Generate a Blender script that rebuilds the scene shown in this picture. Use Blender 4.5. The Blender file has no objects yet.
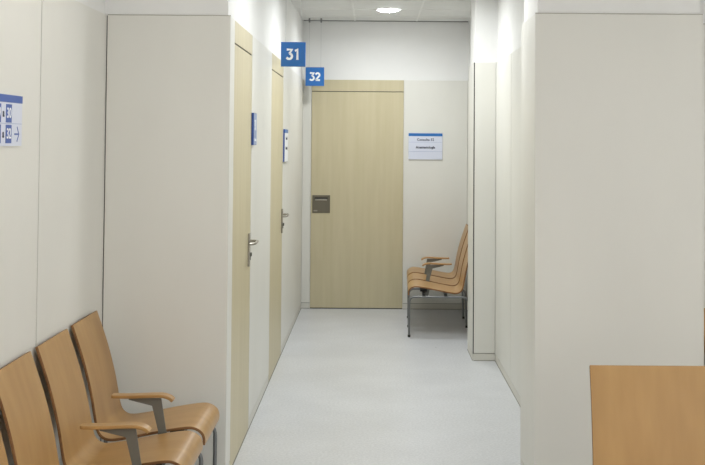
import bpy, bmesh, math, random
from mathutils import Vector, Matrix
C = bpy.context.scene
COL = C.collection
R = math.radians
random.seed(3)

# ------------------------------------------------------------------ camera
EYE = 1.62
cam_d = bpy.data.cameras.new('camera'); cam = bpy.data.objects.new('camera', cam_d); COL.objects.link(cam)
F_PX = 1150.0
cam_d.sensor_fit = 'HORIZONTAL'; cam_d.sensor_width = 36.0
cam_d.lens = 36.0 * F_PX / 705.0
cam_d.clip_start = 0.05; cam_d.clip_end = 60
PITCH, ROLL = R(2.0), R(0.42)
cam.matrix_world = Matrix.Translation((0, 0, EYE)) @ Matrix.Rotation(R(90) + PITCH, 4, 'X') @ Matrix.Rotation(ROLL, 4, 'Z')
VPX, VPY = 374.0, 141.0                              # where the corridor's vanishing point lies in the frame
cam_d.shift_x = (352.5 - VPX) / 705.0
cam_d.shift_y = (VPY - F_PX * math.tan(PITCH) - 232.5) / 705.0
C.camera = cam

# ------------------------------------------------------------------ world, exposure
w = bpy.data.worlds.new('world'); C.world = w; w.use_nodes = True
w.node_tree.nodes['Background'].inputs[0].default_value = (0.9, 0.95, 1.0, 1)
w.node_tree.nodes['Background'].inputs[1].default_value = 0.15
C.view_settings.view_transform = 'Standard'; C.view_settings.look = 'None'
C.view_settings.gamma = 1.0; C.view_settings.use_curve_mapping = False
C.view_settings.exposure = 1.2
CEIL = 2.79
# downlights: x, y, power
DOWNLIGHTS = [(0.12, 10.2, 4.6, 36), (0.12, 8.15, 8.6, 16), (0.12, 6.1, 6.4, 14)]
# unseen square panels added to brighten the waiting room: x, y, emission
ADDED_PANELS = [(-0.49, 1.69, 7.6), (2.51, 1.69, 4.6), (-0.49, 4.09, 3.7), (2.51, 4.09, 2.4), (-0.49, -0.71, 7.0), (2.51, -0.71, 6.0)]
ADDED_WINDOWS = [('x', 4.2, -2.6, 0.4, 2.2), ('x', 4.2, 0.8, 3.6, 1.15)]   # added fill windows: wall axis, wall position, span, brightness of the glowing panes
COOL = (0.96, 0.985, 1.0)

# ------------------------------------------------------------------ materials
def lin(c): return tuple(((v/255)/12.92 if v/255 <= 0.04045 else ((v/255+0.055)/1.055)**2.4) for v in c)
def mat(name, rgb, rough=0.5, metal=0.0, spec=0.5, var=0.0, scale=(4, 4, 4), bump=0.0, bscale=120.0, rgb2=None, detail=3, coat=0):
    m = bpy.data.materials.new(name); m.use_nodes = True
    nt = m.node_tree; b = nt.nodes['Principled BSDF']
    b.inputs['Roughness'].default_value = rough; b.inputs['Metallic'].default_value = metal
    b.inputs['Specular IOR Level'].default_value = spec
    if coat: b.inputs['Coat Weight'].default_value = coat; b.inputs['Coat Roughness'].default_value = 0.25
    c = lin(rgb)
    tc = nt.nodes.new('ShaderNodeTexCoord'); mp = nt.nodes.new('ShaderNodeMapping'); mp.inputs['Scale'].default_value = scale
    nt.links.new(tc.outputs['Object'], mp.inputs['Vector'])
    no = nt.nodes.new('ShaderNodeTexNoise'); no.inputs['Scale'].default_value = 1.0; no.inputs['Detail'].default_value = detail
    nt.links.new(mp.outputs[0], no.inputs['Vector'])
    cr = nt.nodes.new('ShaderNodeValToRGB')
    c2 = lin(rgb2) if rgb2 else tuple(v * (1 - var) for v in c)
    cr.color_ramp.elements[0].position = 0.32; cr.color_ramp.elements[1].position = 0.68
    cr.color_ramp.elements[0].color = (*c2, 1); cr.color_ramp.elements[1].color = (*c, 1)
    nt.links.new(no.outputs['Fac'], cr.inputs['Fac']); nt.links.new(cr.outputs[0], b.inputs['Base Color'])
    if bump:
        n2 = nt.nodes.new('ShaderNodeTexNoise'); n2.inputs['Scale'].default_value = bscale; n2.inputs['Detail'].default_value = 2
        nt.links.new(tc.outputs['Object'], n2.inputs['Vector'])
        bp = nt.nodes.new('ShaderNodeBump'); bp.inputs['Strength'].default_value = bump; bp.inputs['Distance'].default_value = 0.002
        nt.links.new(n2.outputs['Fac'], bp.inputs['Height']); nt.links.new(bp.outputs[0], b.inputs['Normal'])
    return m
def wood(name, rgb, rgb2, scale, rough=0.4, ring=0.35):
    m = mat(name, rgb, rough, rgb2=rgb2, scale=scale, detail=6)
    nt = m.node_tree; b = nt.nodes['Principled BSDF']; tc = [n for n in nt.nodes if n.type == 'TEX_COORD'][0]
    cr = [n for n in nt.nodes if n.type == 'VALTORGB'][0]
    mp = nt.nodes.new('ShaderNodeMapping'); mp.inputs['Scale'].default_value = tuple(v * 0.16 + 0.8 for v in scale)
    nt.links.new(tc.outputs['Object'], mp.inputs[0])
    n = nt.nodes.new('ShaderNodeTexNoise'); n.inputs['Scale'].default_value = 1.6; n.inputs['Detail'].default_value = 2; n.inputs['Distortion'].default_value = 1.2
    nt.links.new(mp.outputs[0], n.inputs['Vector'])
    mx = nt.nodes.new('ShaderNodeMix'); mx.data_type = 'RGBA'; mx.blend_type = 'MULTIPLY'
    r2 = nt.nodes.new('ShaderNodeValToRGB'); r2.color_ramp.elements[0].position = 0.35; r2.color_ramp.elements[1].position = 0.65
    r2.color_ramp.elements[0].color = (0.80, 0.77, 0.72, 1); r2.color_ramp.elements[1].color = (1, 1, 1, 1)
    nt.links.new(n.outputs['Fac'], r2.inputs[0]); mx.inputs['Factor'].default_value = ring * 2
    nt.links.new(cr.outputs[0], mx.inputs['A']); nt.links.new(r2.outputs[0], mx.inputs['B'])
    nt.links.new(mx.outputs['Result'], b.inputs['Base Color'])
    return m
def emis(name, rgb, s):
    m = bpy.data.materials.new(name); m.use_nodes = True; nt = m.node_tree
    b = nt.nodes['Principled BSDF']; b.inputs['Base Color'].default_value = (0.9, 0.9, 0.9, 1)
    b.inputs['Emission Color'].default_value = (*rgb, 1); b.inputs['Emission Strength'].default_value = s
    return m

M = {}
M['plaster'] = mat('white_plaster', (232, 232, 230), 0.8, var=0.02, scale=(6, 6, 6), bump=0.15, bscale=160)
M['clad'] = mat('cream_laminate', (222, 221, 214), 0.42, spec=0.4, var=0.035, scale=(3, 3, 1.2), bump=0.06, bscale=300)
M['joint'] = mat('dark_joint', (70, 68, 62), 0.8)
M['softjoint'] = mat('grey_joint', (140, 138, 128), 0.8)
M['base'] = mat('cream_baseboard', (214, 212, 203), 0.45, var=0.02)
M['door'] = wood('pale_maple_veneer', (200, 190, 159), (194, 184, 151), (22, 22, 1.2), 0.42, 0.07)
M['beech'] = wood('beech_plywood', (181, 143, 90), (170, 131, 79), (3, 14, 2.5), 0.36, 0.22)
M['edge'] = wood('beech_ply_edge', (142, 100, 58), (118, 80, 45), (9, 3, 60), 0.6, 0.2)
M['steel'] = mat('grey_painted_steel', (118, 118, 112), 0.45, 0.3, var=0.03)
M['chrome'] = mat('satin_chrome_tube', (118, 120, 120), 0.35, 0.5, var=0.03)
M['black'] = mat('black_steel', (38, 38, 38), 0.5, 0.2)
M['rubber'] = mat('black_rubber', (28, 28, 28), 0.8)
M['handle'] = mat('satin_steel', (165, 160, 150), 0.3, 0.9, var=0.03)
M['darkplate'] = mat('dark_nickel_plate', (112, 106, 92), 0.42, 0.5, var=0.08, scale=(30, 30, 2))
M['slot'] = mat('black_slot', (30, 28, 26), 0.6)
M['blue'] = mat('sign_blue', (36, 106, 180), 0.4, var=0.02)
M['darkblue'] = mat('sign_dark_blue', (40, 72, 140), 0.4, var=0.02)
M['mapblue'] = mat('map_blue', (60, 92, 168), 0.45, var=0.02)
M['paleblue'] = mat('sign_pale_blue', (134, 154, 192), 0.4, var=0.03)
M['white'] = mat('sign_white', (240, 242, 244), 0.4, var=0.01)
M['paper'] = mat('sign_pale_face', (212, 217, 232), 0.35, var=0.01)
M['ink'] = mat('dark_ink', (62, 66, 84), 0.6)
M['wire'] = mat('clear_hanging_wire', (180, 182, 182), 0.4)
M['clip'] = mat('dark_grey_clip', (120, 122, 122), 0.5, 0.1)
M['tile'] = mat('ceiling_tile', (225, 226, 224), 0.85, var=0.03, scale=(20, 20, 20), bump=0.3, bscale=220)
M['grid'] = mat('ceiling_grid', (230, 231, 229), 0.5, var=0.01)
M['dark_groove'] = mat('ceiling_shadow_gap', (120, 120, 116), 0.8)
M['gap_shade'] = mat('grey_gap_shade', (168, 163, 152), 0.6)
M['lampwhite'] = mat('lamp_ring_white', (238, 238, 238), 0.4)

def floor_mat():
    m = mat('pale_grey_vinyl', (214, 216, 219), 0.33, spec=0.45, var=0.10, scale=(2.2, 2.2, 2.2), detail=5)
    nt = m.node_tree; b = nt.nodes['Principled BSDF']; tc = [n for n in nt.nodes if n.type == 'TEX_COORD'][0]
    cr = [n for n in nt.nodes if n.type == 'VALTORGB'][0]
    n = nt.nodes.new('ShaderNodeTexNoise'); n.inputs['Scale'].default_value = 70; n.inputs['Detail'].default_value = 4; n.inputs['Roughness'].default_value = 0.7
    nt.links.new(tc.outputs['Object'], n.inputs['Vector'])
    r = nt.nodes.new('ShaderNodeValToRGB'); r.color_ramp.elements[0].position = 0.36; r.color_ramp.elements[1].position = 0.62
    r.color_ramp.elements[0].color = (0.80, 0.805, 0.81, 1); r.color_ramp.elements[1].color = (1, 1, 1, 1)
    nt.links.new(n.outputs['Fac'], r.inputs[0])
    mx = nt.nodes.new('ShaderNodeMix'); mx.data_type = 'RGBA'; mx.blend_type = 'MULTIPLY'; mx.inputs['Factor'].default_value = 0.9
    nt.links.new(cr.outputs[0], mx.inputs['A']); nt.links.new(r.outputs[0], mx.inputs['B'])
    # a few dark scuff specks
    v = nt.nodes.new('ShaderNodeTexVoronoi'); v.inputs['Scale'].default_value = 1.7
    nt.links.new(tc.outputs['Object'], v.inputs['Vector'])
    r3 = nt.nodes.new('ShaderNodeValToRGB'); r3.color_ramp.elements[0].position = 0.012; r3.color_ramp.elements[1].position = 0.02
    r3.color_ramp.elements[0].color = (0.3, 0.3, 0.3, 1); r3.color_ramp.elements[1].color = (1, 1, 1, 1)
    nt.links.new(v.outputs['Distance'], r3.inputs[0])
    m2 = nt.nodes.new('ShaderNodeMix'); m2.data_type = 'RGBA'; m2.blend_type = 'MULTIPLY'; m2.inputs['Factor'].default_value = 1
    nt.links.new(mx.outputs['Result'], m2.inputs['A']); nt.links.new(r3.outputs[0], m2.inputs['B'])
    nt.links.new(m2.outputs['Result'], b.inputs['Base Color'])
    return m
M['floor'] = floor_mat()

# ------------------------------------------------------------------ helpers
def box(bm, x0, x1, y0, y1, z0, z1, mi=0):
    vs = [bm.verts.new((x, y, z)) for x in (x0, x1) for y in (y0, y1) for z in (z0, z1)]
    for idx in ((0,1,3,2),(4,6,7,5),(0,4,5,1),(2,3,7,6),(0,2,6,4),(1,5,7,3)):
        f = bm.faces.new([vs[i] for i in idx]); f.material_index = mi
    return vs
def obj(name, bm, m, parent=None, bevel=0.0, smooth=False, seg=2):
    bmesh.ops.recalc_face_normals(bm, faces=bm.faces)
    me = bpy.data.meshes.new(name); bm.to_mesh(me); bm.free()
    for mm in (m if isinstance(m, (list, tuple)) else [m]): me.materials.append(mm)
    o = bpy.data.objects.new(name, me); COL.objects.link(o)
    if parent: o.parent = parent
    if bevel:
        b = o.modifiers.new('bevel', 'BEVEL'); b.width = bevel; b.segments = seg; b.limit_method = 'ANGLE'
    if smooth:
        for p in me.polygons: p.use_smooth = True
        if smooth == 'auto':
            for p in me.polygons: p.use_smooth = True
            me.set_sharp_from_angle(angle=R(40))
    return o
def bobj(name, m, parent, *dims, bevel=0.0):
    bm = bmesh.new(); box(bm, *dims); return obj(name, bm, m, parent, bevel)
def struct(o):
    o['kind'] = 'structure'; return o
def empty(name, loc=(0, 0, 0), rz=0):
    o = bpy.data.objects.new(name, None); COL.objects.link(o); o.location = loc; o.rotation_euler = (0, 0, rz)
    o.empty_display_size = 0.1; return o
def tag(o, label, cat, group=None):
    o['label'] = label; o['category'] = cat
    if group: o['group'] = group
    return o
def tube(bm, pts, r, n=10, cap=True):
    pts = [Vector(p) for p in pts]; rings = []
    up = None
    for i, p in enumerate(pts):
        t = (pts[min(i+1, len(pts)-1)] - pts[max(i-1, 0)]).normalized()
        if up is None:
            up = Vector((0, 0, 1)) if abs(t.z) < 0.9 else Vector((1, 0, 0))
        u = (up - t * up.dot(t)).normalized(); v = t.cross(u); up = u
        rings.append([bm.verts.new(p + (u*math.cos(2*math.pi*k/n) + v*math.sin(2*math.pi*k/n))*r) for k in range(n)])
    for a, b in zip(rings, rings[1:]):
        for k in range(n): bm.faces.new((a[k], a[(k+1) % n], b[(k+1) % n], b[k]))
    if cap:
        bm.faces.new(rings[0][::-1]); bm.faces.new(rings[-1])
def rounded(pts, rad, n=6):
    """polyline with rounded corners"""
    pts = [Vector(p) for p in pts]; out = [pts[0]]
    for a, b, c in zip(pts, pts[1:], pts[2:]):
        d1 = (a-b).normalized(); d2 = (c-b).normalized(); s = b + d1*rad; e = b + d2*rad
        for k in range(n+1):
            t = k/n; out.append(s*(1-t)**2 + b*2*t*(1-t) + e*t**2)
    out.append(pts[-1]); return out
def cyl(bm, cx, cy, z0, z1, r, n=24, r1=None):
    r1 = r if r1 is None else r1
    a = [bm.verts.new((cx+r*math.cos(2*math.pi*k/n), cy+r*math.sin(2*math.pi*k/n), z0)) for k in range(n)]
    b = [bm.verts.new((cx+r1*math.cos(2*math.pi*k/n), cy+r1*math.sin(2*math.pi*k/n), z1)) for k in range(n)]
    for k in range(n): bm.faces.new((a[k], a[(k+1) % n], b[(k+1) % n], b[k]))
    bm.faces.new(a[::-1]); bm.faces.new(b)
def text(name, s, size, m, parent, origin, xdir, ydir, bold=0.0, align='CENTER', depth=0.0006):
    """flat lettering; origin = middle of the line, xdir reading direction, ydir up"""
    cu = bpy.data.curves.new(name, 'FONT'); cu.body = s; cu.size = size; cu.align_x = align; cu.align_y = 'CENTER'
    cu.extrude = depth; cu.offset = bold; cu.resolution_u = 4
    tmp = bpy.data.objects.new(name + '_tmp', cu); COL.objects.link(tmp)
    dg = bpy.context.evaluated_depsgraph_get()
    me = bpy.data.meshes.new_from_object(tmp.evaluated_get(dg)); bpy.data.objects.remove(tmp)
    X = Vector(xdir).normalized(); Y = Vector(ydir).normalized(); Z = X.cross(Y)
    mw = Matrix(((X.x, Y.x, Z.x, origin[0]), (X.y, Y.y, Z.y, origin[1]), (X.z, Y.z, Z.z, origin[2]), (0, 0, 0, 1)))
    me.transform(mw); me.materials.clear(); me.materials.append(m)
    o = bpy.data.objects.new(name, me); COL.objects.link(o); o.parent = parent; return o

# ------------------------------------------------------------------ dimensions of the place
XL, XC, XR = -1.28, -0.69, 0.91          # waiting room left wall, corridor left wall, corridor right wall
YLB, YRB, YF = 5.48, 5.28, 11.165        # left block face, right block face, far wall
PT, BB = 2.212, 0.052                    # top of the cladding, height of the skirting
XRW, YB = 4.2, -3.0                      # unseen right wall and back wall
LEAF = 2.095
TH = 0.012                               # cladding stands this far off the plaster

# floor, ceiling
struct(bobj('floor', M['floor'], None, XL-0.2, XRW+0.2, YB-0.2, YF+0.2, -0.1, 0))
cl = struct(bobj('ceiling', M['tile'], None, XL-0.2, XRW+0.2, YB-0.2, YF+0.2, CEIL, CEIL+0.1))
bm = bmesh.new()
gx = -0.19
k = 0
xs = [gx + 0.6*i for i in range(-1, 8)]; ys = [10.79 - 0.6*i for i in range(0, 23)]
for x in xs: box(bm, x-0.008, x+0.008, YB, YF-0.001, CEIL-0.003, CEIL+0.001)
for y in ys: box(bm, XL, XRW, y-0.008, y+0.008, CEIL-0.003, CEIL+0.001)
obj('grid_bar', bm, M['grid'], cl)
obj_g = bobj('shadow_gap', M['dark_groove'], cl, XC, XR, YF-0.010, YF-0.0005, CEIL-0.007, CEIL+0.001)

# ---- helper that clads one stretch of wall.  axis 'x': face at x=pos (dir = which way it looks), along y; axis 'y': face at y=pos
def clad(parent, axis, pos, dirn, cuts, z0=BB, z1=PT, m='clad', gap=0.004, jm='joint', base=True, ends=(0, 0)):
    a0, a1 = cuts[0], cuts[-1]
    def put(name, mm, s, e, lo, hi, d0, d1, bev=0):
        p0, p1 = sorted((pos - dirn*d0, pos - dirn*d1))
        if axis == 'x': return bobj(name, mm, parent, p0, p1, s, e, lo, hi, bevel=bev)
        return bobj(name, mm, parent, s, e, p0, p1, lo, hi, bevel=bev)
    for i, (s, e) in enumerate(zip(cuts, cuts[1:])):
        g0 = gap/2 if i else 0; g1 = gap/2 if i < len(cuts)-2 else 0
        put('cladding_panel', M[m], s+g0, e-g1, z0+(0.005 if base else 0), z1, 0, TH, 0.001)
        if g1: put('panel_joint', M[jm], e-gap/2, e+gap/2, z0, z1-0.001, 0.003, TH)
    if axis == 'y' and pos < 6: put('top_gap_shade', M['gap_shade'], a0, a1, z1, z1+0.004, 0.004, TH)  # grey strip stands in for the shadow line above the panels
    if base: put('skirting_joint', M['softjoint'], a0, a1, z0, z0+0.005, 0.004, TH)
    if base: put('floor_joint', M['softjoint'], a0, a1, 0, 0.004, -0.002, TH)
    if base: put('skirting', M['base'], a0, a1, 0, z0, 0.001, TH)

# waiting room, left wall
wl = struct(bobj('wall_left', M['plaster'], None, XL-0.2, XL-TH, YB-0.1, YF+0.1, 0, CEIL))
clad(wl, 'x', XL, 1, [YB, -0.4, 0.8, 2.0, 3.2, 4.41, YLB], gap=0.010)
# left block: the face that looks at the waiting room, and the corridor wall behind it
bm = bmesh.new(); box(bm, XL-TH, XC-TH, YLB+TH, YF+0.1, 0, CEIL)
wb = struct(obj('wall_left_corridor', bm, M['plaster']))
D1 = (5.67, 6.50); D2 = (7.74, 8.75)
clad(wb, 'y', YLB, -1, [XL+0.004, XC+0.002])
bobj('panel_joint', M['joint'], wb, XL, XL+0.004, YLB+0.004, YLB+TH, BB, PT-0.001)
def wallpiece(y0, y1, parent=None):
    clad(wb, 'x', XC, 1, [y0, y1], jm='softjoint')
wallpiece(YLB+TH+0.002, D1[0]-0.003); wallpiece(D1[1]+0.003, D2[0]-0.003); wallpiece(D2[1]+0.003, YF)
for y0, y1 in (D1, D2): bobj('floor_joint', M['softjoint'], wb, XC-TH, XC+0.002, y0-0.003, y1+0.003, 0, 0.004)
# right corridor wall
bm = bmesh.new(); box(bm, XR+TH, XR+0.15, YRB+0.2, YF+0.1, 0, CEIL)
wr = struct(obj('wall_right', bm, M['plaster']))
YCOL = 8.57
clad(wr, 'x', XR, -1, [5.80, 6.45, 7.62, YCOL], jm='softjoint', gap=0.012)
clad(wr, 'x', XR, -1, [9.03, 10.1, YF], jm='softjoint')
# column in the corridor
bm = bmesh.new(); box(bm, 0.745+TH, XR+TH+0.001, YCOL+TH, 9.03-TH, 0, CEIL)
wc = struct(obj('wall_column', bm, M['plaster']))
clad(wc, 'y', YCOL, -1, [0.752, XR-0.002])
clad(wc, 'x', 0.743, -1, [YCOL+0.012, 9.03])
bobj('panel_joint', M['slot'], wc, 0.745, 0.752, YCOL+0.004, YCOL+TH, BB, PT)
# right block
bm = bmesh.new(); box(bm, 0.741+TH, 1.513-TH, YRB+TH, 5.78-TH, 0, CEIL); box(bm, XR, XR+0.15, 5.7, 5.85, 0, CEIL)
wk = struct(obj('wall_block', bm, M['plaster']))
clad(wk, 'y', YRB, -1, [0.741, 1.513])
clad(wk, 'x', 0.741, -1, [YRB+TH+0.001, 5.78])
bobj('cladding_panel', M['clad'], wk, 0.745, XR+0.02, 5.768, 5.78, BB, PT)
# recess wall right of the block, unseen right and back walls
wz = struct(bobj('wall_recess', M['plaster'], None, 1.49, XRW+0.1, 5.70+TH, 5.9, 0, CEIL))
clad(wz, 'y', 5.70, -1, [1.497, 2.7, 3.9, XRW])
struct(bobj('wall_outer_right', M['plaster'], None, XRW, XRW+0.2, YB, 5.75, 0, CEIL))
struct(bobj('wall_back', M['plaster'], None, XL, XRW+0.2, YB-0.2, YB, 0, CEIL))
# unseen frosted windows with glowing panes, added to brighten the waiting room
wp = emis('added_window_glow', (0.98, 0.99, 1.0), 1.0)
for i, (ax, pos, a, b, s) in enumerate(ADDED_WINDOWS, 1):
    def wb_(bm, a0, a1, z0, z1, d0, d1):
        if ax == 'x': box(bm, pos-d1, pos-d0, a0, a1, z0, z1)
        else: box(bm, a0, a1, pos+d0, pos+d1, z0, z1)
    bm = bmesh.new()
    for z0, z1 in ((0.85, 0.9), (2.4, 2.45)): wb_(bm, a, b, z0, z1, 0.0, 0.04)
    for k in range(4):
        q = a + (b-a-0.05)*k/3; wb_(bm, q, q+0.05, 0.9, 2.4, 0.0, 0.04)
    wo = struct(obj('added_window_%d' % i, bm, M['lampwhite']))
    bm = bmesh.new(); wb_(bm, a+0.02, b-0.02, 0.88, 2.42, 0.005, 0.012)
    obj('glow_pane', bm, emis('added_window_glow', (1.0, 0.98, 0.95), s), wo)
# far wall
XD = (-0.607, 0.291)
wf = struct(bobj('wall_far', M['plaster'], None, XC-0.1, XR+0.14, YF+TH, YF+0.15, 0, CEIL))
clad(wf, 'y', YF, -1, [XC+0.001, XD[0]-0.002]); clad(wf, 'y', YF, -1, [XD[1]+0.002, XR-0.001])

# ------------------------------------------------------------------ doors
def lever_set(parent, y, z, x):
    """lever on a door in the left corridor wall: latch edge beyond the plate, lever pointing to the viewer's side"""
    bm = bmesh.new(); box(bm, x, x+0.010, y-0.025, y+0.025, z-0.140, z+0.042)
    pl = obj('handle_plate', bm, M['handle'], parent, 0.003)
    bm = bmesh.new(); tube(bm, rounded([(x+0.004, y, z), (x+0.052, y, z), (x+0.052, y-0.135, z-0.004), (x+0.022, y-0.150, z-0.006)], 0.018, 5), 0.0075, 10)
    obj('lever_handle', bm, M['handle'], parent, smooth='auto')
    bm = bmesh.new(); tube(bm, [(x+0.004, y, z-0.075), (x+0.020, y, z-0.075)], 0.011, 12)
    box(bm, x+0.004, x+0.014, y-0.006, y+0.006, z-0.105, z-0.078)
    obj('key_cylinder', bm, M['steel'], parent, smooth='auto')
for i, (y0, y1) in enumerate((D1, D2), 1):
    d = struct(bobj('door_%d' % i, M['door'], None, XC-TH, XC-0.001, y0+0.002, y1-0.002, 0.006, LEAF, bevel=0.0015))
    bobj('transom_panel', M['door'], d, XC-TH, XC-0.001, y0+0.002, y1-0.002, LEAF+0.008, PT)
    bobj('door_gap', M['joint'], d, XC-TH, XC-0.006, y0+0.002, y1-0.002, LEAF, LEAF+0.008)
    lever_set(d, y1-0.05-0.05*(i == 1), 1.062, XC-0.001)
d = struct(bobj('door_3', M['door'], None, XD[0]+0.002, XD[1]-0.002, YF+0.001, YF+TH, 0.008, LEAF, bevel=0.0015))
bobj('transom_panel', M['door'], d, XD[0]+0.002, XD[1]-0.002, YF+0.001, YF+TH, LEAF+0.007, PT)
bobj('door_gap', M['joint'], d, XD[0]+0.002, XD[1]-0.002, YF+0.006, YF+TH, LEAF, LEAF+0.007)
bobj('threshold', M['slot'], d, XD[0]+0.002, XD[1]-0.002, YF+0.004, YF+TH, 0.0, 0.008)
# square flush pull plate
px0, px1, pz0, pz1 = -0.590, -0.418, 0.920, 1.092
bm = bmesh.new(); box(bm, px0, px1, YF-0.005, YF+0.0015, pz0, pz1)
pp = obj('flush_pull_plate', bm, M['darkplate'], d, 0.003)
bm = bmesh.new(); box(bm, px0+0.028, px1-0.03, YF-0.014, YF-0.004, pz1-0.052, pz1-0.036)
obj('pull_bar', bm, M['handle'], pp, 0.003)
bm = bmesh.new(); box(bm, px0+0.022, px1-0.024, YF-0.0065, YF-0.004, pz1-0.036, pz1-0.022)
obj('pull_recess', bm, M['slot'], pp)
bm = bmesh.new(); box(bm, px0+0.012, px0+0.05, YF-0.0065, YF-0.004, pz0+0.016, pz0+0.028)
obj('maker_tab', bm, M['handle'], pp)

# ------------------------------------------------------------------ ceiling lights
def downlight(x, y, s, e, label):
    t = tag(empty('recessed_downlight', (x, y, CEIL)), label, 'ceiling light', 'round corridor downlights')
    bm = bmesh.new(); n = 40
    for (r0, z0), (r1, z1) in (((0.112, -0.001), (0.106, -0.008)), ((0.106, -0.008), (0.092, -0.006)), ((0.092, -0.006), (0.092, 0.0))):
        for k in range(n):
            a, b = 2*math.pi*k/n, 2*math.pi*(k+1)/n
            bm.faces.new([bm.verts.new(v) for v in ((r0*math.cos(a), r0*math.sin(a), z0), (r0*math.cos(b), r0*math.sin(b), z0), (r1*math.cos(b), r1*math.sin(b), z1), (r1*math.cos(a), r1*math.sin(a), z1))])
    bmesh.ops.remove_doubles(bm, verts=bm.verts, dist=1e-5)
    obj('trim_ring', bm, M['lampwhite'], t, smooth='auto')
    bm = bmesh.new()
    rings = []
    for r, z in ((0.094, -0.004), (0.085, -0.012), (0.06, -0.019), (0.03, -0.022)):
        rings.append([bm.verts.new((r*math.cos(2*math.pi*k/24), r*math.sin(2*math.pi*k/24), z)) for k in range(24)])
    for a, b in zip(rings, rings[1:]):
        for k in range(24): bm.faces.new((a[k], b[k], b[(k+1) % 24], a[(k+1) % 24]))
    bm.faces.new(rings[-1])
    o = obj('diffuser', bm, emis('downlight_glow', COOL, e), t, smooth='auto')
    ld = bpy.data.lights.new('downlight_lamp', 'AREA'); ld.shape = 'DISK'; ld.size = 0.18; ld.energy = s; ld.spread = R(168); ld.color = COOL
    lo = bpy.data.objects.new('lamp', ld); COL.objects.link(lo); lo.parent = t; lo.location = (0, 0, -0.026)
    return t
dl = ['round recessed downlight glowing in the ceiling in front of the far door',
      'round ceiling downlight halfway along the corridor, above the number 31 sign',
      'round ceiling downlight over the first door of the corridor']
for (x, y, s, e), l in zip(DOWNLIGHTS, dl): downlight(x, y, s, e, l)
pn = ['centre', 'right']
for x, y, s in ADDED_PANELS:
    t = empty('added_light_panel', (x, y, CEIL))  # out of view, added as fill light for the waiting room
    where = 'over the left half' if x < 1 else 'over the right half'
    row = 'nearest the corridor' if y > 3 else ('middle row' if y > 0 else 'at back')
    tag(t, 'added square white fill light panel %s of the waiting room, %s' % (where.replace('over the ', 'on the '), row), 'ceiling light', 'added waiting room light panels')
    bm = bmesh.new()
    box(bm, -0.3, 0.3, -0.3, -0.28, -0.012, -0.0035); box(bm, -0.3, 0.3, 0.28, 0.3, -0.012, -0.0035)
    box(bm, -0.3, -0.28, -0.28, 0.28, -0.012, -0.0035); box(bm, 0.28, 0.3, -0.28, 0.28, -0.012, -0.0035)
    obj('frame', bm, M['lampwhite'], t)
    bm = bmesh.new(); box(bm, -0.28, 0.28, -0.28, 0.28, -0.009, -0.004)
    obj('diffuser', bm, emis('added_panel_glow', (1.0, 0.965, 0.91), s), t)

# ------------------------------------------------------------------ hanging number signs
def arc(cx, cy, rx, ry, a0, a1, n=12):
    return [(cx+rx*math.cos(R(a0+(a1-a0)*k/n)), cy+ry*math.sin(R(a0+(a1-a0)*k/n))) for k in range(n+1)]
GLYPH = {'3': [[(0.06, 0.92), (0.90, 0.92), (0.48, 0.56)], arc(0.48, 0.32, 0.44, 0.24, 90, -90) + [(0.25, 0.10), (0.02, 0.20)]],
         '1': [[(0.12, 0.80), (0.52, 0.92), (0.52, 0.0)]],
         '2': [[(0.04, 0.76)] + arc(0.48, 0.68, 0.40, 0.24, 150, -20) + [(0.10, 0.10)], [(0.06, 0.08), (0.98, 0.08)]]}
def stroke(bm, pts, wd, y):
    """thick flat line in the xz plane"""
    P = [Vector((p[0], p[1])) for p in pts]; L = []
    for i, p in enumerate(P):
        d0 = (P[i]-P[i-1]).normalized() if i else (P[1]-P[0]).normalized()
        d1 = (P[i+1]-P[i]).normalized() if i < len(P)-1 else d0
        n0 = Vector((-d0.y, d0.x)); n1 = Vector((-d1.y, d1.x)); m = (n0+n1)
        m = m.normalized() if m.length > 0.1 else n0
        k = min(1.35, 1/max(0.3, m.dot(n0))); L.append((p+m*wd/2*k, p-m*wd/2*k))
    f = [[bm.verts.new((q.x, y, q.y)) for q in pr] for pr in L]; b = [[bm.verts.new((q.x, y*0.9, q.y)) for q in pr] for pr in L]
    for i in range(len(P)-1):
        bm.faces.new((f[i][0], f[i][1], f[i+1][1], f[i+1][0])); bm.faces.new((b[i][0], b[i+1][0], b[i+1][1], b[i][1]))
        for e in (0, 1): bm.faces.new((f[i][e], f[i+1][e], b[i+1][e], b[i][e]))
    for i in (0, -1): bm.faces.new((f[i][0], b[i][0], b[i][1], f[i][1]))
def hanging(num, xc, y, zc, w, label, wx):
    t = tag(empty('hanging_number_sign', (xc, y, zc-w/2)), label, 'sign', 'hanging room number signs')
    bm = bmesh.new(); box(bm, -w/2, w/2, -0.007, 0.007, 0, w); obj('sign_board', bm, M['blue'], t, 0.0015)
    for sd in (-1, 1):
        bm = bmesh.new(); h = w*0.45; wd = w*0.25; th = w*0.095
        for q, ch in enumerate(num):
            cx = (-0.155 if q == 0 else 0.155)*w if ch != '1' else 0.165*w
            for line in GLYPH[ch]:
                stroke(bm, [(-sd*(cx+(u-0.5)*wd), w/2-h/2+v*h) for u, v in line], th, sd*0.0078)
        obj('number', bm, M['white'], t)
    for s in (-1, 1):
        bm = bmesh.new(); tube(bm, [(s*wx, 0, w-0.004), (s*wx, 0, CEIL-(zc-w/2)-0.02)], 0.0010, 6)
        obj('wire', bm, M['wire'], t)
        bm = bmesh.new(); box(bm, s*wx-0.008, s*wx+0.008, -0.008, 0.008, CEIL-(zc-w/2)-0.042, CEIL-(zc-w/2))
        obj('ceiling_clip', bm, M['clip'], t, 0.002)
hanging('31', -0.577, 8.17, 2.232, 0.175, 'blue square sign with white number 31 hanging before the second corridor door', 0.055)
hanging('32', -0.566, 10.96, 2.230, 0.178, 'blue square sign with white number 32 hanging in front of the far door', 0.056)

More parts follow.
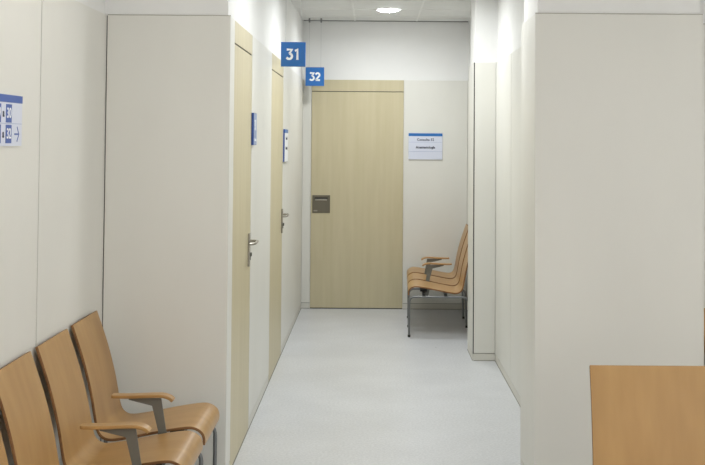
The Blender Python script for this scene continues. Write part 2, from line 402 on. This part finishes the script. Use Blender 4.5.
# ------------------------------------------------------------------ wall signs
# far wall: consulting room plate
sx0, sx1, sz0, sz1 = 0.338, 0.666, 1.445, 1.698
t = tag(empty('room_name_plate', ((sx0+sx1)/2, YF, sz0)), 'pale rectangular room plate with blue top band right of the far door', 'sign')
W = sx1-sx0; H = sz1-sz0
bm = bmesh.new(); box(bm, -W/2, W/2, -0.012, 0, 0, H-0.0285); obj('plate', bm, M['paper'], t, 0.001)
bm = bmesh.new(); box(bm, -W/2, W/2, -0.013, 0, H-0.028, H); obj('blue_band', bm, M['blue'], t, 0.001)
bm = bmesh.new(); box(bm, -W/2, W/2, -0.0128, -0.0118, H*0.655, H*0.662); box(bm, -W/2, W/2, -0.0128, -0.0118, H*0.30, H*0.307)
obj('divider_line', bm, M['paleblue'], t)
text('lettering', 'Consulta 32', 0.034, M['ink'], t, (0.0, -0.0125, H*0.755), (1, 0, 0), (0, 0, 1), bold=0.0006)
text('lettering', 'Anestesiología', 0.032, M['ink'], t, (0.0, -0.0125, H*0.46), (1, 0, 0), (0, 0, 1), bold=0.001)
# corridor: plate beside the first door (pale blue) and beside the second door
t = tag(empty('door_number_plate', (XC, 6.565, 1.592)), 'small pale blue wall plate with dark side edge beyond the first corridor door', 'sign')
bm = bmesh.new(); box(bm, 0, 0.013, -0.08, 0.08, 0, 0.182); obj('edge_frame', bm, M['darkblue'], t, 0.001)
bm = bmesh.new(); box(bm, 0.0125, 0.014, -0.076, 0.076, 0.003, 0.179); obj('plate', bm, M['paleblue'], t)
text('lettering', '31', 0.085, M['white'], t, (0.0145, 0.0, 0.110), (0, 1, 0), (0, 0, 1), bold=0.001)
text('lettering', 'Consulta', 0.024, M['white'], t, (0.0145, 0.0, 0.03), (0, 1, 0), (0, 0, 1), bold=0.0005)
t = tag(empty('room_name_plate', (XC, 8.93, 1.455)), 'white wall plate with blue top band beyond the second corridor door', 'sign')
bm = bmesh.new(); box(bm, 0, 0.012, -0.165, 0.165, 0, 0.25); obj('edge_frame', bm, M['darkblue'], t, 0.001)
bm = bmesh.new(); box(bm, 0.0115, 0.0135, -0.162, 0.162, 0.002, 0.222); obj('plate', bm, M['white'], t)
bm = bmesh.new(); box(bm, 0.0115, 0.0140, -0.162, 0.162, 0.2225, 0.248); obj('blue_band', bm, M['blue'], t)
text('lettering', 'Consulta 31', 0.034, M['ink'], t, (0.0138, 0, 0.18), (0, 1, 0), (0, 0, 1), bold=0.0006)
text('lettering', 'Anestesiología', 0.032, M['ink'], t, (0.0138, 0, 0.105), (0, 1, 0), (0, 0, 1), bold=0.001)
# directory on the waiting room's left wall
t = tag(empty('directory_sign', (XL, 4.166, 1.593)), 'white directory sign with blue band, numbered blue squares and an arrow on the left wall', 'sign')
L_ = 0.62; H = 0.178
bm = bmesh.new(); box(bm, 0, 0.005, -L_, 0, 0, H-0.0255); obj('plate', bm, M['paper'], t)
bm = bmesh.new(); box(bm, 0, 0.006, -L_, 0.003, H-0.025, H+0.001); obj('blue_band', bm, M['mapblue'], t)
bm = bmesh.new(); box(bm, 0.0045, 0.0058, -L_, -0.004, 0.078, 0.0795); obj('divider_line', bm, M['paleblue'], t)
for zc, nums in ((0.114, ('29', '30')), (0.042, ('31', '32'))):
    for yc, n_ in ((-0.267, nums[0]), (-0.151, nums[1])):
        bm = bmesh.new(); box(bm, 0.0045, 0.0062, yc-0.031, yc+0.031, zc-0.032, zc+0.032); q = obj('number_square', bm, M['mapblue'], t)
        text('lettering', n_, 0.05, M['white'], q, (0.0066, yc, zc), (0, 1, 0), (0, 0, 1), bold=0.0008)
    text('lettering', 'a', 0.04, M['ink'], t, (0.0058, -0.209, zc), (0, 1, 0), (0, 0, 1), bold=0.001)
bm = bmesh.new()
def strip(bm, a, b, wd):
    a = Vector((0, *a)); b = Vector((0, *b)); d = (b-a).normalized(); n = Vector((0, -d.z, d.y))*wd/2
    vs = [a-n, b-n, b+n, a+n]; lo = [bm.verts.new(v+Vector((0.0048, 0, 0))) for v in vs]; hi = [bm.verts.new(v+Vector((0.0060, 0, 0))) for v in vs]
    bm.faces.new(hi); bm.faces.new(lo[::-1])
    for k in range(4): bm.faces.new((lo[k], lo[(k+1) % 4], hi[(k+1) % 4], hi[k]))
strip(bm, (-0.084, 0.042), (-0.036, 0.042), 0.006); strip(bm, (-0.056, 0.068), (-0.034, 0.042), 0.005); strip(bm, (-0.056, 0.016), (-0.034, 0.042), 0.005)
obj('arrow', bm, M['mapblue'], t)

# ------------------------------------------------------------------ beam benches with plywood shells
PROF = [(0.004, 0.340), (0.002, 0.362), (0.008, 0.386), (0.024, 0.404), (0.05, 0.416), (0.08, 0.418), (0.13, 0.412), (0.20, 0.400), (0.29, 0.382),
        (0.370, 0.368), (0.406, 0.366), (0.432, 0.376), (0.448, 0.396), (0.457, 0.426), (0.466, 0.475), (0.478, 0.54), (0.496, 0.615), (0.517, 0.69), (0.542, 0.765), (0.567, 0.836)]
def catmull(p, n=4):
    out = []
    for i in range(len(p)-1):
        a, b, c, d = Vector(p[max(i-1, 0)]), Vector(p[i]), Vector(p[i+1]), Vector(p[min(i+2, len(p)-1)])
        for k in range(n):
            t = k/n; out.append(0.5*((2*b)+(c-a)*t+(2*a-5*b+4*c-d)*t*t+(3*b-a-3*c+d)*t**3))
    out.append(Vector(p[-1])); return out
SP = catmull(PROF)
def shell(y0, y1, th=0.012):
    """bent plywood seat and back; local x runs from the front edge to the back"""
    bm = bmesh.new(); n = len(SP); rings = []
    for i, p in enumerate(SP):
        t = (SP[min(i+1, n-1)] - SP[max(i-1, 0)]).normalized(); nn = Vector((-t.y, t.x))*-1
        # nn points down / outwards from the sitter
        fr = i/(n-1); tap = 0.012*max(0, (fr-0.55)/0.45)
        ya, yb = y0+tap, y1-tap
        ring = []
        for yy in (ya, yb):
            ring.append((bm.verts.new((p.x, yy, p.y)), bm.verts.new((p.x+nn.x*th, yy, p.y+nn.y*th))))
        rings.append(ring)
    for i in range(n-1):
        (a0, a1), (b0, b1) = rings[i]; (c0, c1), (d0, d1) = rings[i+1]
        bm.faces.new((a0, b0, d0, c0)); bm.faces.new((a1, c1, d1, b1))
        f = bm.faces.new((a0, c0, c1, a1)); f.material_index = 1
        f = bm.faces.new((b0, b1, d1, d0)); f.material_index = 1
    for r in (rings[0], rings[-1]):
        f = bm.faces.new((r[0][0], r[1][0], r[1][1], r[0][1])); f.material_index = 1
    return bm
PITCHS, SW = 0.51, 0.445
def bench(seats, arms, frames, label, loc, rz):
    """local +x = from the front edge to the back, local +y along the row. seat k spans y = k*0.5 + 0.03 .. + 0.455"""
    t = tag(empty('waiting_bench', loc, rz), label, 'bench')
    for k in range(seats):
        y0 = k*PITCHS + 0.035
        o = obj('seat_shell', shell(y0, y0+SW), [M['beech'], M['edge']], t, 0.002, smooth='auto')
        bm = bmesh.new()
        for bx in (0.135, 0.315): box(bm, bx-0.03, bx+0.03, y0+0.08, y0+SW-0.08, 0.362, 0.366 if bx > 0.2 else 0.398)
        obj('seat_bracket', bm, M['black'], t)
    L0, L1 = 0.0, seats*PITCHS
    for bx in (0.135, 0.315):
        bm = bmesh.new(); box(bm, bx-0.013, bx+0.013, L0-0.005, L1+0.005, 0.3425, 0.364); obj('beam', bm, M['black'], t, 0.002)
    for fy in frames:
        bm = bmesh.new()
        tube(bm, rounded([(0.014, fy, 0.012), (0.014, fy, 0.333), (0.505, fy, 0.333), (0.520, fy, 0.012)], 0.05, 7), 0.0092, 12)
        o = obj('leg_frame', bm, M['chrome'], t, smooth='auto')
        for fx in (0.014, 0.520):
            bm = bmesh.new(); cyl(bm, fx, fy, 0.0, 0.02, 0.0115, 14); obj('rubber_foot', bm, M['rubber'], o, smooth='auto')
    for ay in arms:
        # flat steel post running from under the seat up to the pad
        bm = bmesh.new()
        out = [(0.165, 0.270), (0.185, 0.280), (0.198, 0.34), (0.194, 0.41), (0.220, 0.512), (0.318, 0.536), (0.318, 0.543), (0.183, 0.543), (0.161, 0.41), (0.142, 0.34)]
        a = [bm.verts.new((x, ay-0.004, z)) for x, z in out]; b = [bm.verts.new((x, ay+0.004, z)) for x, z in out]
        bm.faces.new(a); bm.faces.new(b[::-1])
        for k in range(len(out)): bm.faces.new((a[k], b[k], b[(k+1) % len(out)], a[(k+1) % len(out)]))
        obj('armrest_post', bm, M['steel'], t)
        top = catmull([(0.132, 0.534), (0.144, 0.545), (0.165, 0.553), (0.196, 0.556), (0.27, 0.553), (0.335, 0.551), (0.388, 0.552)], 4)
        bm = bmesh.new(); rings = []
        for i, p in enumerate(top):
            tt = (top[min(i+1, len(top)-1)]-top[max(i-1, 0)]).normalized(); nn = Vector((-tt.y, tt.x))
            hw = 0.026 if 0 < i < len(top)-1 else 0.02
            rings.append([bm.verts.new((p.x+nn.x*s*0.0065, ay+q*hw, p.y+nn.y*s*0.0065)) for q, s in ((-1, -1), (1, -1), (1, 1), (-1, 1))])
        for a, b in zip(rings, rings[1:]):
            for k in range(4):
                f = bm.faces.new((a[k], a[(k+1) % 4], b[(k+1) % 4], b[k])); f.material_index = 0
        bm.faces.new(rings[0][::-1]); bm.faces.new(rings[-1])
        obj('armrest_pad', bm, [M['beech']], t, 0.003, smooth='auto')
    return t
PI = math.pi
# left row: faces +x; with rz = pi local x -> -x, local y -> -y (from the far end towards the viewer)
bench(4, (0.515, 1.025), (0.09, 0.515, 1.025, 1.535, 1.98), 'long row of linked plywood seats with armrests against the left wall', (-0.694, 5.345, 0), PI)
# alcove row: faces -x; local y away from the viewer
bench(3, (0.515, 1.025), (0.01, 0.52, 1.03), 'distant row of three linked plywood seats beside the far door', (0.290, 9.57, 0), R(-1.3))
# foreground row facing the viewer
bench(2, (), (0.03, 0.52, 0.98), 'plywood bench at bottom right, nearest the camera, only one backrest in view', (0.752-0.026+1.02, 4.085-0.567, 0), PI/2)
# row against the recess wall at the right edge, facing the viewer: local x -> +y, local y -> -x
bench(3, (), (0.03, 0.52, 1.03, 1.50), 'plywood bench against the recess wall right of the block, barely in frame', (3.057, 4.945, 0), PI/2)
